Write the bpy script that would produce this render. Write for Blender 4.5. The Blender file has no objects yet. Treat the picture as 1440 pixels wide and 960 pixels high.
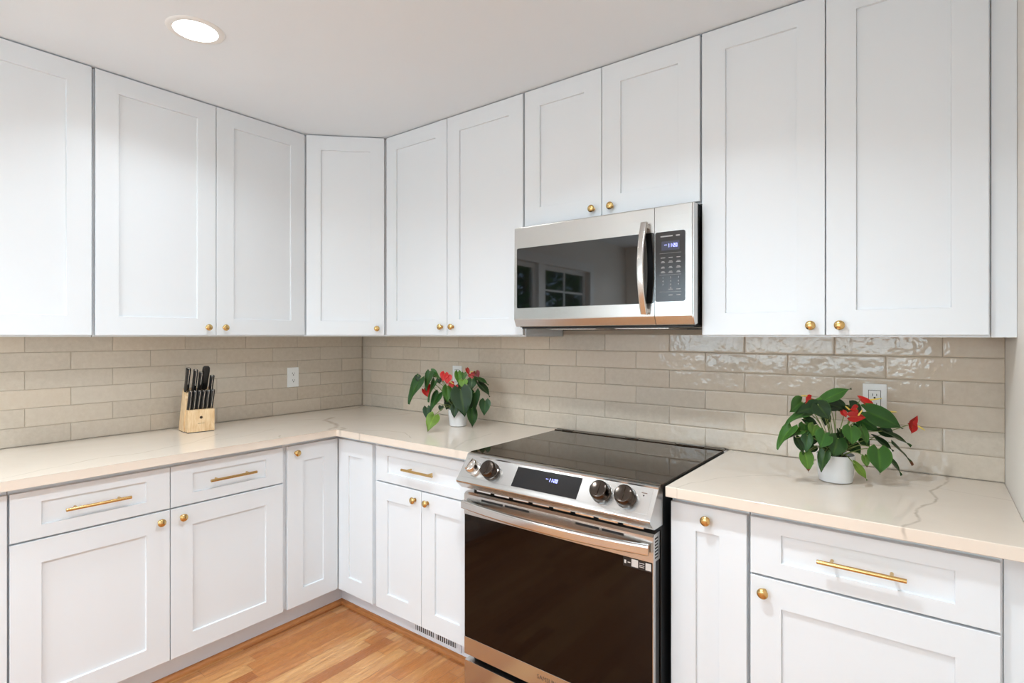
import bpy, bmesh, math, random
from mathutils import Vector, Matrix
random.seed(7)
I = 0.0254                       # everything below is measured in inches, built in metres
C = bpy.context.scene.collection
S = bpy.context.scene

# ------------------------------------------------------------------ camera, world, lights, exposure
cam = bpy.data.cameras.new('camera'); camo = bpy.data.objects.new('camera', cam); C.objects.link(camo)
S.camera = camo
cam.sensor_width = 36; cam.sensor_fit = 'HORIZONTAL'
cam.lens = 773.88 / 1440 * 36
cam.shift_y = -8.84 / 1440
cam.clip_start = 0.02
camo.location = (2.96874, -2.27365, 1.37148)
camo.rotation_euler = (math.pi/2, 0, 0.652292)

vs = S.view_settings
S.display_settings.display_device = 'sRGB'
vs.view_transform = 'Standard'; vs.look = 'None'; vs.gamma = 1; vs.use_curve_mapping = False
vs.exposure = 0.10

LAMP_W, LAMP_RANGE, LAMP_FILL = 4.6, 15.0, 11.0                     # watts: lamp in view, lamp by the range, added fill lamps
FILL_REAR, FILL_SIDE = 50.0, 44.0  # watts of the two added fill lamps, rear and right side
WORLD = 3.0
w = bpy.data.worlds.new('sky'); S.world = w; w.use_nodes = True
nt = w.node_tree; bg = nt.nodes['Background']
sky = nt.nodes.new('ShaderNodeTexSky'); sky.sky_type = 'HOSEK_WILKIE'
sky.sun_direction = (0.35, -0.45, 0.8); sky.turbidity = 3.0; sky.ground_albedo = 0.4
nt.links.new(sky.outputs[0], bg.inputs[0]); bg.inputs[1].default_value = WORLD

def fill_lamp(name, loc, rot, sx_, sy_, watts):
    ld = bpy.data.lights.new(name, 'AREA'); ld.shape = 'RECTANGLE'; ld.size = sx_*I; ld.size_y = sy_*I
    ld.energy = watts; ld.color = (0.73, 0.89, 1.0)
    o = bpy.data.objects.new(name, ld); C.objects.link(o); o.location = Vector(loc)*I; o.rotation_euler = rot
fill_lamp('rear_fill_lamp', (62, -190, 63), (math.pi/2, 0, 0), 100, 42, FILL_REAR)  # added area lamp behind the viewer, evens out the light
fill_lamp('side_fill_lamp', (234, -138, 43), (math.pi/2, 0, math.pi/2), 92, 80, FILL_SIDE)  # second added lamp, fills the left-hand cabinets from the right

sd = bpy.data.lights.new('sun', 'SUN'); sd.energy = 9.0; sd.angle = math.radians(0.6); sd.color = (1, 0.95, 0.86)
so = bpy.data.objects.new('sun', sd); C.objects.link(so); so.rotation_euler = (math.radians(8), math.radians(32), 0)

# ------------------------------------------------------------------ material helpers
def lin(r, g=None, b=None):
    if g is None: g = b = r
    f = lambda c: (c/12.92 if c <= 0.04045 else ((c+0.055)/1.055)**2.4)
    return (f(r/255), f(g/255), f(b/255), 1)
def mat(name, col, rough=0.5, metal=0.0, spec=0.5, coat=0.0, emit=None, estr=0.0):
    m = bpy.data.materials.new(name); m.use_nodes = True
    b = m.node_tree.nodes['Principled BSDF']
    b.inputs['Base Color'].default_value = col; b.inputs['Roughness'].default_value = rough
    b.inputs['Metallic'].default_value = metal; b.inputs['Specular IOR Level'].default_value = spec
    b.inputs['Coat Weight'].default_value = coat; b.inputs['Coat Roughness'].default_value = 0.03
    if emit: b.inputs['Emission Color'].default_value = emit; b.inputs['Emission Strength'].default_value = estr
    return m
class NT:
    """short-hand for building node trees"""
    def __init__(s, m): s.t = m.node_tree; s.b = s.t.nodes['Principled BSDF']
    def n(s, typ, **kw):
        x = s.t.nodes.new(typ)
        for k, v in kw.items(): setattr(x, k, v)
        return x
    def l(s, a, b): s.t.links.new(a, b)
    def math(s, op, a, b=None, c=None):
        x = s.n('ShaderNodeMath', operation=op)
        for i, v in enumerate((a, b, c)):
            if v is None: continue
            if hasattr(v, 'links'): s.l(v, x.inputs[i])
            else: x.inputs[i].default_value = v
        return x.outputs[0]
    def vmath(s, op, a, b=None):
        x = s.n('ShaderNodeVectorMath', operation=op)
        for i, v in enumerate((a, b)):
            if v is None: continue
            if hasattr(v, 'links'): s.l(v, x.inputs[i])
            else: x.inputs[i].default_value = v
        return x
    def mix(s, f, a, b, blend='MIX'):
        x = s.n('ShaderNodeMix', data_type='RGBA', blend_type=blend)
        for k, v in ((0, f), (6, a), (7, b)):
            if hasattr(v, 'links'): s.l(v, x.inputs[k])
            else: x.inputs[k].default_value = v
        return x.outputs[2]
    def ramp(s, f, pts):
        x = s.n('ShaderNodeValToRGB'); cr = x.color_ramp
        while len(cr.elements) < len(pts): cr.elements.new(0.5)
        for e, (p, c) in zip(cr.elements, pts): e.position = p; e.color = c
        s.l(f, x.inputs[0]); return x.outputs[0]
    def noise(s, vec, scale, detail=3, rough=0.5, dist=0.0):
        x = s.n('ShaderNodeTexNoise'); x.inputs['Scale'].default_value = scale
        x.inputs['Detail'].default_value = detail; x.inputs['Roughness'].default_value = rough
        x.inputs['Distortion'].default_value = dist
        s.l(vec, x.inputs['Vector']); return x.outputs[0]
    def bump(s, h, strength, dist):
        x = s.n('ShaderNodeBump'); x.inputs['Strength'].default_value = strength; x.inputs['Distance'].default_value = dist
        s.l(h, x.inputs['Height']); s.l(x.outputs[0], s.b.inputs['Normal'])
    def coord(s): return s.n('ShaderNodeTexCoord').outputs['Object']
    def scaled(s, v, sc):
        x = s.n('ShaderNodeMapping'); x.inputs['Scale'].default_value = sc; s.l(v, x.inputs['Vector']); return x.outputs[0]

M = {}
M['cab'] = mat('cabinet_white', lin(229, 233, 236), 0.34, spec=0.4)
t = NT(M['cab']); t.bump(t.noise(t.coord(), 260, 2), 0.01, 0.0003)
M['cab_in'] = mat('cabinet_raw_edge', lin(225, 218, 206), 0.6)
M['wall'] = mat('wall_paint', lin(238, 232, 224), 0.6, spec=0.3)
t = NT(M['wall']); t.bump(t.noise(t.coord(), 180, 3), 0.05, 0.0006)
M['ceil'] = mat('ceiling_paint', lin(236, 242, 247), 0.7, spec=0.25)
t = NT(M['ceil']); t.bump(t.noise(t.coord(), 90, 3), 0.04, 0.0008)
M['trimw'] = mat('trim_white', lin(236, 236, 234), 0.35)
M['toe'] = mat('toe_kick_white', lin(226, 231, 238), 0.45)
M['brass'] = mat('brushed_brass', lin(214, 180, 120), 0.25, 1.0)
t = NT(M['brass']); t.bump(t.noise(t.coord(), 900, 2), 0.05, 0.0002)
def steel(name, col, rough, sc):
    m = mat(name, col, rough, 1.0); t = NT(m); c = t.coord()
    nz = t.noise(t.scaled(c, sc), 1.0, 2)
    t.bump(nz, 0.05, 0.0002)
    t.l(t.math('MULTIPLY_ADD', nz, 0.12, rough-0.06), t.b.inputs['Roughness'])
    return m
M['steel'] = steel('stainless_steel', lin(205, 203, 200), 0.24, (12, 900, 900))
M['steel2'] = steel('stainless_bar', lin(212, 210, 207), 0.2, (12, 600, 600))
M['darkchrome'] = mat('dark_chrome', lin(84, 76, 70), 0.16, 1.0)
M['chrome'] = mat('polished_chrome', lin(225, 222, 218), 0.1, 1.0)
M['glass_mw'] = mat('dark_door_glass', lin(14, 14, 15), 0.03, spec=0.9)
M['glass_oven'] = mat('dark_oven_glass', lin(22, 14, 10), 0.05, spec=0.22)
M['glass_top'] = mat('black_ceramic_glass', lin(32, 22, 14), 0.03, spec=0.5)
for k_ in ('glass_top', 'glass_oven'): NT(M[k_]).b.inputs['Specular Tint'].default_value = (1, 0.84, 0.68, 1)
M['black'] = mat('black_enamel', lin(22, 21, 20), 0.3)
M['blackm'] = mat('black_matte', lin(14, 13, 13), 0.55)
M['keypad'] = mat('keypad_black', lin(40, 36, 34), 0.16)
M['lcd'] = mat('display_panel', lin(62, 62, 78), 0.2)
M['lcd2'] = mat('display_black', lin(28, 27, 28), 0.12)
M['digit'] = mat('display_digits', lin(150, 160, 255), 0.5, emit=lin(165, 170, 255), estr=2.2)
M['legend'] = mat('key_legend_grey', lin(165, 160, 156), 0.5)
M['ink'] = mat('lettering_grey', lin(92, 70, 56), 0.4, 0.3)
M['plastic'] = mat('outlet_white', lin(240, 240, 238), 0.3)
M['slot'] = mat('slot_dark', lin(40, 38, 36), 0.6)
M['pot'] = mat('white_glazed_pot', lin(238, 238, 238), 0.22)
M['soil'] = mat('potting_soil', lin(46, 30, 22), 0.95)
t = NT(M['soil']); t.bump(t.noise(t.coord(), 220, 4), 1.0, 0.004)
M['stem'] = mat('plant_stem', lin(122, 138, 70), 0.45)
M['spadix'] = mat('spadix_yellow', lin(222, 196, 92), 0.5)
M['handle_blk'] = mat('knife_handle_black', lin(22, 21, 21), 0.28)
M['sticker'] = mat('sticker_black', lin(24, 22, 22), 0.4)
M['stickw'] = mat('sticker_white', lin(222, 220, 216), 0.5)
M['lamp'] = mat('lamp_lens', (1, 1, 1, 1), 0.4, emit=(1, 0.965, 0.91, 1), estr=14)
M['pane'] = mat('window_pane', (1, 1, 1, 1), 0.0)
t = NT(M['pane']); t.b.inputs['Transmission Weight'].default_value = 1.0; t.b.inputs['IOR'].default_value = 1.02
M['bark'] = mat('tree_bark', lin(82, 66, 52), 0.9)
M['vein'] = None

def attr_mat(name, rough, spec=0.5, coat=0.0, trans=0.0):
    m = mat(name, (1, 1, 1, 1), rough, spec=spec, coat=coat); t = NT(m)
    a = t.n('ShaderNodeVertexColor'); a.layer_name = 'Col'
    nz = t.noise(t.coord(), 60, 3)
    t.l(t.mix(t.math('MULTIPLY', nz, 0.35), a.outputs[0], (0.02, 0.03, 0.01, 1)), t.b.inputs['Base Color'])
    if trans: t.b.inputs['Subsurface Weight'].default_value = 0.0
    return m
M['leaf'] = attr_mat('leaf_green', 0.4, 0.32)
M['petal'] = attr_mat('petal_red', 0.36, 0.3)

# oak floor boards running along y
M['floor'] = mat('oak_floor', lin(200, 140, 80), 0.27, spec=0.45)
t = NT(M['floor']); c = t.coord(); sx = t.n('ShaderNodeSeparateXYZ'); t.l(c, sx.inputs[0])
BW = 2.3*I
row = t.math('FLOOR', t.math('DIVIDE', sx.outputs[0], BW))
wn = t.n('ShaderNodeTexWhiteNoise', noise_dimensions='1D'); t.l(row, wn.inputs['W'])
yy = t.math('ADD', t.math('DIVIDE', sx.outputs[1], 0.62), t.math('MULTIPLY', wn.outputs[0], 7.3))
idx = t.math('FLOOR', yy)
cb = t.n('ShaderNodeCombineXYZ'); t.l(row, cb.inputs[0]); t.l(idx, cb.inputs[1])
w2 = t.n('ShaderNodeTexWhiteNoise', noise_dimensions='2D'); t.l(cb.outputs[0], w2.inputs['Vector'])
tone = t.ramp(w2.outputs[0], [(0, lin(152, 92, 54)), (0.25, lin(188, 124, 74)), (0.6, lin(204, 145, 90)), (1, lin(226, 178, 120))])
gv = t.vmath('ADD', t.scaled(c, (1, 0.09, 1)), None); t.l(w2.outputs[1], gv.inputs[1])
grain = t.noise(gv.outputs[0], 95, 5, 0.62, 0.6)
gcol = t.mix(t.ramp(grain, [(0.38, (0, 0, 0, 1)), (0.72, (1, 1, 1, 1))]), tone, lin(140, 82, 44))
gm = t.mix(0.75, tone, gcol)
big = t.noise(gv.outputs[0], 22, 3, 0.5, 1.6)
gm = t.mix(t.math('MULTIPLY', big, 0.45), gm, lin(178, 112, 60))
fx = t.math('ABSOLUTE', t.math('SUBTRACT', t.math('FRACT', t.math('DIVIDE', sx.outputs[0], BW)), 0.5))
fy = t.math('ABSOLUTE', t.math('SUBTRACT', t.math('FRACT', yy), 0.5))
gap = t.math('MAXIMUM', t.math('GREATER_THAN', fx, 0.488), t.math('GREATER_THAN', fy, 0.4985))
t.l(t.mix(t.math('MULTIPLY', gap, 0.6), gm, lin(96, 56, 30)), t.b.inputs['Base Color'])
t.l(t.math('MULTIPLY_ADD', grain, 0.15, 0.2), t.b.inputs['Roughness'])
t.bump(t.math('SUBTRACT', t.math('MULTIPLY', grain, 0.3), gap), 0.25, 0.0008)
# oak shoe moulding
M['oak'] = mat('oak_moulding', lin(186, 122, 68), 0.35)
t = NT(M['oak']); c = t.coord(); g = t.noise(t.scaled(c, (1, 1, 6)), 30, 4)
t.l(t.mix(g, lin(200, 136, 78), lin(158, 96, 52)), t.b.inputs['Base Color'])
# pale wood of the knife block
M['beech'] = mat('pale_block_wood', lin(224, 184, 130), 0.4)
t = NT(M['beech']); c = t.coord(); g = t.noise(t.scaled(c, (1.2, 1.2, 0.25)), 70, 4, 0.55, 0.8)
t.l(t.mix(t.ramp(g, [(0.35, (0, 0, 0, 1)), (0.7, (1, 1, 1, 1))]), lin(236, 206, 164), lin(216, 176, 128)), t.b.inputs['Base Color'])

# glazed tile: colour of each tile comes from its own attribute, surface is gently wavy
M['tile'] = mat('glazed_tile', lin(180, 168, 152), 0.07, spec=0.5)
t = NT(M['tile']); c = t.coord(); a = t.n('ShaderNodeVertexColor'); a.layer_name = 'Col'
mott = t.noise(c, 42, 6, 0.72)
t.l(t.mix(t.math('MULTIPLY', t.ramp(mott, [(0.35, (0, 0, 0, 1)), (0.7, (1, 1, 1, 1))]), 0.45), a.outputs[0], lin(220, 209, 193)), t.b.inputs['Base Color'])
h = t.math('ADD', t.noise(c, 22, 2, 0.5), t.math('MULTIPLY', t.noise(c, 75, 2), 0.12))
t.bump(h, 0.36, 0.006)
M['grout'] = mat('tile_grout', lin(178, 164, 147), 0.85)

# quartz with thin grey-brown veins that follow given courses
M['quartz'] = mat('veined_quartz', lin(230, 220, 208), 0.05, spec=0.5)
def quartz_nodes(veins):
    t = NT(M['quartz']); c = t.coord()
    nz = t.n('ShaderNodeTexNoise'); nz.inputs['Scale'].default_value = 11; nz.inputs['Detail'].default_value = 3
    t.l(c, nz.inputs['Vector'])
    off = t.vmath('MULTIPLY', t.vmath('SUBTRACT', nz.outputs[1], (0.5, 0.5, 0.5)).outputs[0], (0.03, 0.03, 0.0)).outputs[0]
    pos = t.vmath('MULTIPLY', t.vmath('ADD', c, off).outputs[0], (1, 1, 0)).outputs[0]
    total = None
    for (pts, wd, st) in veins:
        for (ax, ay), (bx_, by_) in zip(pts[:-1], pts[1:]):
            A = Vector((ax*I, ay*I, 0)); B = Vector((bx_*I, by_*I, 0)); D = B-A; L2 = D.length_squared
            pa = t.vmath('SUBTRACT', pos, tuple(A)).outputs[0]
            dt = t.vmath('DOT_PRODUCT', pa, tuple(D/L2)).outputs['Value']
            cl = t.n('ShaderNodeClamp'); t.l(dt, cl.inputs[0])
            sc = t.n('ShaderNodeVectorMath', operation='SCALE'); sc.inputs[0].default_value = tuple(D); t.l(cl.outputs[0], sc.inputs['Scale'])
            dist = t.vmath('LENGTH', t.vmath('SUBTRACT', pa, sc.outputs[0]).outputs[0]).outputs['Value']
            mr = t.n('ShaderNodeMapRange', interpolation_type='SMOOTHSTEP')
            mr.inputs['From Min'].default_value = 0; mr.inputs['From Max'].default_value = wd*I
            mr.inputs['To Min'].default_value = st; mr.inputs['To Max'].default_value = 0
            t.l(dist, mr.inputs['Value'])
            total = mr.outputs[0] if total is None else t.math('MAXIMUM', total, mr.outputs[0])
    brk = t.ramp(t.noise(c, 22, 3), [(0.3, (0.35,)*3+(1,)), (0.6, (1, 1, 1, 1))])
    total = t.math('MULTIPLY', total, brk)
    cloud = t.noise(c, 5, 4, 0.6, 1.0)
    base = t.mix(t.math('MULTIPLY', t.ramp(cloud, [(0.4, (0, 0, 0, 1)), (0.8, (1, 1, 1, 1))]), 0.35), lin(232, 219, 204), lin(223, 208, 192))
    t.l(t.mix(total, base, lin(152, 137, 117)), t.b.inputs['Base Color'])
quartz_nodes([
    ([(118.3, 0), (118.4, -3.3), (116.9, -9.5), (117.2, -14), (115.6, -19), (115.8, -23), (114.7, -26), (115.0, -27)], 0.26, 0.5),
    ([(92.8, -26.5), (93.5, -23.4), (95.4, -18.6), (98.7, -14.7), (102.3, -11.6)], 0.16, 0.32),
    ([(112, -6), (117, -7.5), (124, -9)], 0.14, 0.3),
    ([(0, -33.5), (2.6, -31), (9.3, -24.6), (13, -20.2)], 0.2, 0.4),
    ([(12.6, -17.5), (14.5, -21), (20.5, -22.4), (24.3, -25), (25.2, -27)], 0.75, 0.5),
    ([(25.5, -24.5), (27.3, -25), (27.6, -27)], 0.6, 0.42),
    ([(33.2, -26.6), (33.7, -25.8)], 0.3, 0.45), ([(29, -25.5), (34.4, -21.6), (39.4, -20.8), (44, -23.5)], 0.2, 0.4),
    ([(3.2, -10.5), (4.2, -5.5), (1.2, -0.5)], 0.5, 0.45), ([(17.4, -11.4), (20.8, -6.1), (22, 0)], 0.2, 0.42),
    ([(59, -27.3), (56.4, -25.3), (53.8, -19.9), (52.8, -12.1)], 0.4, 0.22),
    ([(24.6, -75), (22.1, -69), (19.9, -62), (20.8, -57)], 0.2, 0.4), ([(20.8, -57), (19.1, -52.3), (18.1, -48.7), (13.5, -42.5)], 0.25, 0.3),
    ([(18.8, -50.5), (19.4, -40.3), (16, -33)], 0.15, 0.3), ([(24, -36), (25.4, -37)], 0.3, 0.4),
    ([(25, -92), (15, -100), (3, -104)], 0.3, 0.5),
])

# ------------------------------------------------------------------ mesh helpers (inches)
def bx(bm, x0, x1, y0, y1, z0, z1, b=0.0, seg=2):
    vs_ = [bm.verts.new((x, y, z)) for x in (x0, x1) for y in (y0, y1) for z in (z0, z1)]
    q = [(0, 1, 3, 2), (4, 6, 7, 5), (0, 4, 5, 1), (2, 3, 7, 6), (0, 2, 6, 4), (1, 5, 7, 3)]
    fs = [bm.faces.new([vs_[i] for i in f]) for f in q]
    if b:
        es = list({e for f in fs for e in f.edges})
        bmesh.ops.bevel(bm, geom=es, offset=b, segments=seg, affect='EDGES', profile=0.5)
    return fs
def prism(bm, poly, axis, a, b, bev=0.0):
    """poly: 2-D outline; axis 'x': (y,z), 'y': (x,z), 'z': (x,y); from a to b"""
    mk = {'x': lambda p, s: (s, p[0], p[1]), 'y': lambda p, s: (p[0], s, p[1]), 'z': lambda p, s: (p[0], p[1], s)}[axis]
    v0 = [bm.verts.new(mk(p, a)) for p in poly]; v1 = [bm.verts.new(mk(p, b)) for p in poly]
    n = len(poly); fs = [bm.faces.new(v0[::-1]), bm.faces.new(v1)]
    for i in range(n): fs.append(bm.faces.new((v0[i], v0[(i+1) % n], v1[(i+1) % n], v1[i])))
    if bev: bmesh.ops.bevel(bm, geom=list({e for f in fs for e in f.edges}), offset=bev, segments=2, affect='EDGES', profile=0.5)
    return fs
def lathe(bm, prof, org, ax, n=24):
    """prof: (radius, height) along axis ax from org"""
    ax = Vector(ax).normalized(); u = ax.orthogonal().normalized(); v = ax.cross(u); org = Vector(org)
    rings = []
    for r, hh in prof:
        if r < 1e-6: rings.append([bm.verts.new(org+ax*hh)])
        else: rings.append([bm.verts.new(org+ax*hh+(u*math.cos(2*math.pi*k/n)+v*math.sin(2*math.pi*k/n))*r) for k in range(n)])
    for A, B in zip(rings[:-1], rings[1:]):
        for k in range(n):
            k2 = (k+1) % n
            if len(A) == 1 and len(B) == 1: continue
            if len(A) == 1: bm.faces.new((A[0], B[k], B[k2]))
            elif len(B) == 1: bm.faces.new((A[k], B[0], A[k2]))
            else: bm.faces.new((A[k], B[k], B[k2], A[k2]))
    for R in (rings[0], rings[-1]):
        if len(R) > 1:
            try: bm.faces.new(R)
            except ValueError: pass
def sweep(bm, path, prof, up):
    """sweep a closed 2-D profile (side, up) along a path"""
    path = [Vector(p) for p in path]; up = Vector(up); rings = []
    for i, p in enumerate(path):
        d = (path[min(i+1, len(path)-1)]-path[max(i-1, 0)]).normalized()
        s = d.cross(up).normalized(); u = s.cross(d)
        rings.append([bm.verts.new(p+s*a+u*b) for a, b in prof])
    n = len(prof)
    for A, B in zip(rings[:-1], rings[1:]):
        for k in range(n): bm.faces.new((A[k], A[(k+1) % n], B[(k+1) % n], B[k]))
    bm.faces.new(rings[0][::-1]); bm.faces.new(rings[-1])
def circ(r, n=8): return [(r*math.cos(2*math.pi*k/n), r*math.sin(2*math.pi*k/n)) for k in range(n)]
def rrect(wd, ht, r, n=4):
    o = []
    for cx, cy, a0 in ((wd/2-r, ht/2-r, 0), (-wd/2+r, ht/2-r, 90), (-wd/2+r, -ht/2+r, 180), (wd/2-r, -ht/2+r, 270)):
        for k in range(n+1):
            a = math.radians(a0+90*k/n); o.append((cx+r*math.cos(a), cy+r*math.sin(a)))
    return o
def bez(pts, n=10):
    """smooth curve through points"""
    pts = [Vector(p) for p in pts]; out = []
    P = [pts[0]*2-pts[1]]+pts+[pts[-1]*2-pts[-2]]
    for i in range(1, len(P)-2):
        for k in range(n):
            u = k/n
            out.append(0.5*((2*P[i])+(P[i+1]-P[i-1])*u+(2*P[i-1]-5*P[i]+4*P[i+1]-P[i+2])*u*u+(3*P[i]-P[i-1]-3*P[i+1]+P[i+2])*u**3))
    return out+[pts[-1]]

def obj(name, bm, m, parent=None, off=(0, 0, 0), smooth=35, keep_normals=False):
    if not keep_normals: bmesh.ops.recalc_face_normals(bm, faces=bm.faces)
    bmesh.ops.transform(bm, matrix=Matrix.Scale(I, 4) @ Matrix.Translation(-Vector(off)), verts=bm.verts)
    lim = math.radians(smooth)
    for f in bm.faces: f.smooth = True
    for e in bm.edges:
        if len(e.link_faces) != 2 or e.calc_face_angle(0) > lim: e.smooth = False
    me = bpy.data.meshes.new(name); bm.to_mesh(me); bm.free()
    for mm in (m if isinstance(m, list) else [m]): me.materials.append(mm)
    o = bpy.data.objects.new(name, me); C.objects.link(o)
    if parent: o.parent = parent
    if not keep_normals:
        wn_ = o.modifiers.new('weighted_normals', 'WEIGHTED_NORMAL'); wn_.keep_sharp = True; wn_.weight = 90
    return o
def tag(o, label, cat, group=None):
    o['label'] = label; o['category'] = cat
    if group: o['group'] = group
    return o
def thing(name, label, cat, loc=(0, 0, 0), rotz=0.0, group=None):
    o = bpy.data.objects.new(name, None); C.objects.link(o); o.empty_display_size = 0.05
    o.location = Vector(loc)*I; o.rotation_euler = (0, 0, rotz)
    return tag(o, label, cat, group)
def struct(name, bm, m, parent=None):
    o = obj(name, bm, m, parent)
    o['kind'] = 'structure'
    return o
def new(): return bmesh.new()
def piece(name, m, par, off, *box):
    b = new(); bx(b, *box); return obj(name, b, m, par, off)
def text_mesh(txt, size, m, name, parent, origin, right, up, off=(0, 0, 0), depth=0.01, align='CENTER'):
    cu = bpy.data.curves.new(name, 'FONT'); cu.body = txt; cu.size = size; cu.align_x = align; cu.align_y = 'CENTER'; cu.extrude = depth; cu.resolution_u = 3
    to = bpy.data.objects.new(name+'_tmp', cu); C.objects.link(to)
    bpy.context.view_layer.update()
    me = bpy.data.meshes.new_from_object(to.evaluated_get(bpy.context.evaluated_depsgraph_get()))
    bpy.data.objects.remove(to)
    bm = new(); bm.from_mesh(me); bpy.data.meshes.remove(me)
    r = Vector(right).normalized(); u = Vector(up).normalized(); n = r.cross(u)
    mt = Matrix((r, u, n)).transposed().to_4x4(); mt.translation = Vector(origin)
    bmesh.ops.transform(bm, matrix=mt, verts=bm.verts)
    return obj(name, bm, m, parent, off)

# ------------------------------------------------------------------ room shell
RW = 123.92; CE = 96.0; RY = -186.0
XR = 230.0; RE = -84.0           # right wall stops short to let fill in; the space beyond is made up
def wall_hole(bm, ax, p0, p1, a0, a1, h0, h1, z0, z1):
    """wall slab p0..p1 thick, a0..a1 long, with a hole h0..h1 x z0..z1"""
    for u0, u1, v0, v1 in ((a0, h0, 0, CE), (h1, a1, 0, CE), (h0, h1, 0, z0), (h0, h1, z1, CE)):
        if ax == 'x': bx(bm, u0, u1, p0, p1, v0, v1)
        else: bx(bm, p0, p1, u0, u1, v0, v1)
bm = new(); bx(bm, -1, XR+1, RY-1, 1, -1, 0); struct('floor', bm, M['floor'])
bm = new(); bx(bm, -5, XR+5, RY-5, 5, CE, CE+2); struct('ceiling', bm, M['ceil'])
bm = new(); bx(bm, -5, RW+5, 0.38, 5, 0, CE); struct('wall_back', bm, M['wall'])
bm = new(); bx(bm, RW, RW+5, RE, 0.38, 0, CE); struct('wall_right', bm, M['wall'])
bm = new(); bx(bm, RW+5, XR+5, RE, RE+5, 0, CE); struct('wall_added_room', bm, M['wall'])
bm = new(); wall_hole(bm, 'x', RY-5, RY, -5, XR+5, 10, 114, 40, 84); struct('wall_rear', bm, M['wall'])
bm = new(); wall_hole(bm, 'y', XR, XR+5, RY, RE, -182, -92, 2, 84); struct('wall_side', bm, M['wall'])
for nm, ax, p, a0, a1, zs in (('added_window_2', 'x', RY, 10, 114, 40), ('added_window_3', 'y', XR, -182, -92, 2)):  # made-up windows, put in to go with the fill lamps
    bm = new(); n_ = 3
    for k in range(n_+1):
        u = a0+(a1-a0)*k/n_; wd_ = 2.0
        if ax == 'x': bx(bm, max(u-wd_, a0), min(u+wd_, a1), p-4, p-1, zs, 84, 0.08)
        else: bx(bm, p+1, p+4, max(u-wd_, a0), min(u+wd_, a1), zs, 84, 0.08)
    for z in (zs, (zs+82)/2, 82):
        if ax == 'x': bx(bm, a0, a1, p-3.8, p-1.2, z, z+2, 0.08)
        else: bx(bm, p+1.2, p+3.8, a0, a1, z, z+2, 0.08)
    struct(nm, bm, M['trimw'])
WY0, WY1, WZ0, WZ1 = -150.0, -86.0, 42.0, 81.0      # window over the sink, in the left wall
bm = new()
bx(bm, -5, -0.38, RY, WY0, 0, CE); bx(bm, -5, -0.38, WY1, 0.38, 0, CE)
bx(bm, -5, -0.38, WY0, WY1, 0, WZ0); bx(bm, -5, -0.38, WY0, WY1, WZ1, CE)
struct('wall_left', bm, M['wall'])
bm = new(); bx(bm, 0, XR, RY, RY+0.6, 0, 4, 0.1); struct('baseboard_rear', bm, M['trimw'])
bm = new(); bx(bm, RW-0.6, RW, RE, -25.5, 0, 4, 0.1); struct('baseboard_right', bm, M['trimw'])
# window: casing and two sashes with muntins
bm = new()
for y0, y1, z0, z1 in ((WY0-3, WY0, WZ0-1, WZ1+3.5), (WY1, WY1+2.6, WZ0-1, WZ1+3.5), (WY0, WY1, WZ1, WZ1+3.5)):
    bx(bm, -0.36, 0.5, y0, y1, z0, z1, 0.1)
bx(bm, -0.36, 1.6, WY0-3.6, WY1+3.3, WZ0-1.2, WZ0, 0.15)
win = struct('window_1', bm, M['trimw'])
ym = -114.5
bm = new(); bx(bm, -4.0, -0.3, ym-2.2, ym+2.2, WZ0, WZ1, 0.1); obj('mullion', bm, M['trimw'], win)
for a, b in ((WY0, ym-2.2), (ym+2.2, WY1)):
    bm = new()
    for y0, y1, z0, z1 in ((a, a+1.7, WZ0, WZ1), (b-1.7, b, WZ0, WZ1), (a+1.7, b-1.7, WZ0, WZ0+2), (a+1.7, b-1.7, WZ1-1.7, WZ1), (a+1.7, b-1.7, 61, 62.4)):
        bx(bm, -3.4, -1.9, y0, y1, z0, z1, 0.08)
    obj('sash', bm, M['trimw'], win)
    bm = new(); mid = (a+b)/2
    if b < -100:
        bx(bm, -2.9, -2.2, mid-0.35, mid+0.35, WZ0+2, WZ1-1.7)
        for z in (51.5, 71.5): bx(bm, -2.9, -2.2, a+1.7, b-1.7, z-0.35, z+0.35)
        obj('muntin', bm, M['trimw'], win)
    else: bm.free()
    bm = new(); bx(bm, -2.65, -2.45, a+1.6, b-1.6, WZ0+1.9, WZ1-1.6); obj('pane', bm, M['pane'], win)

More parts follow.
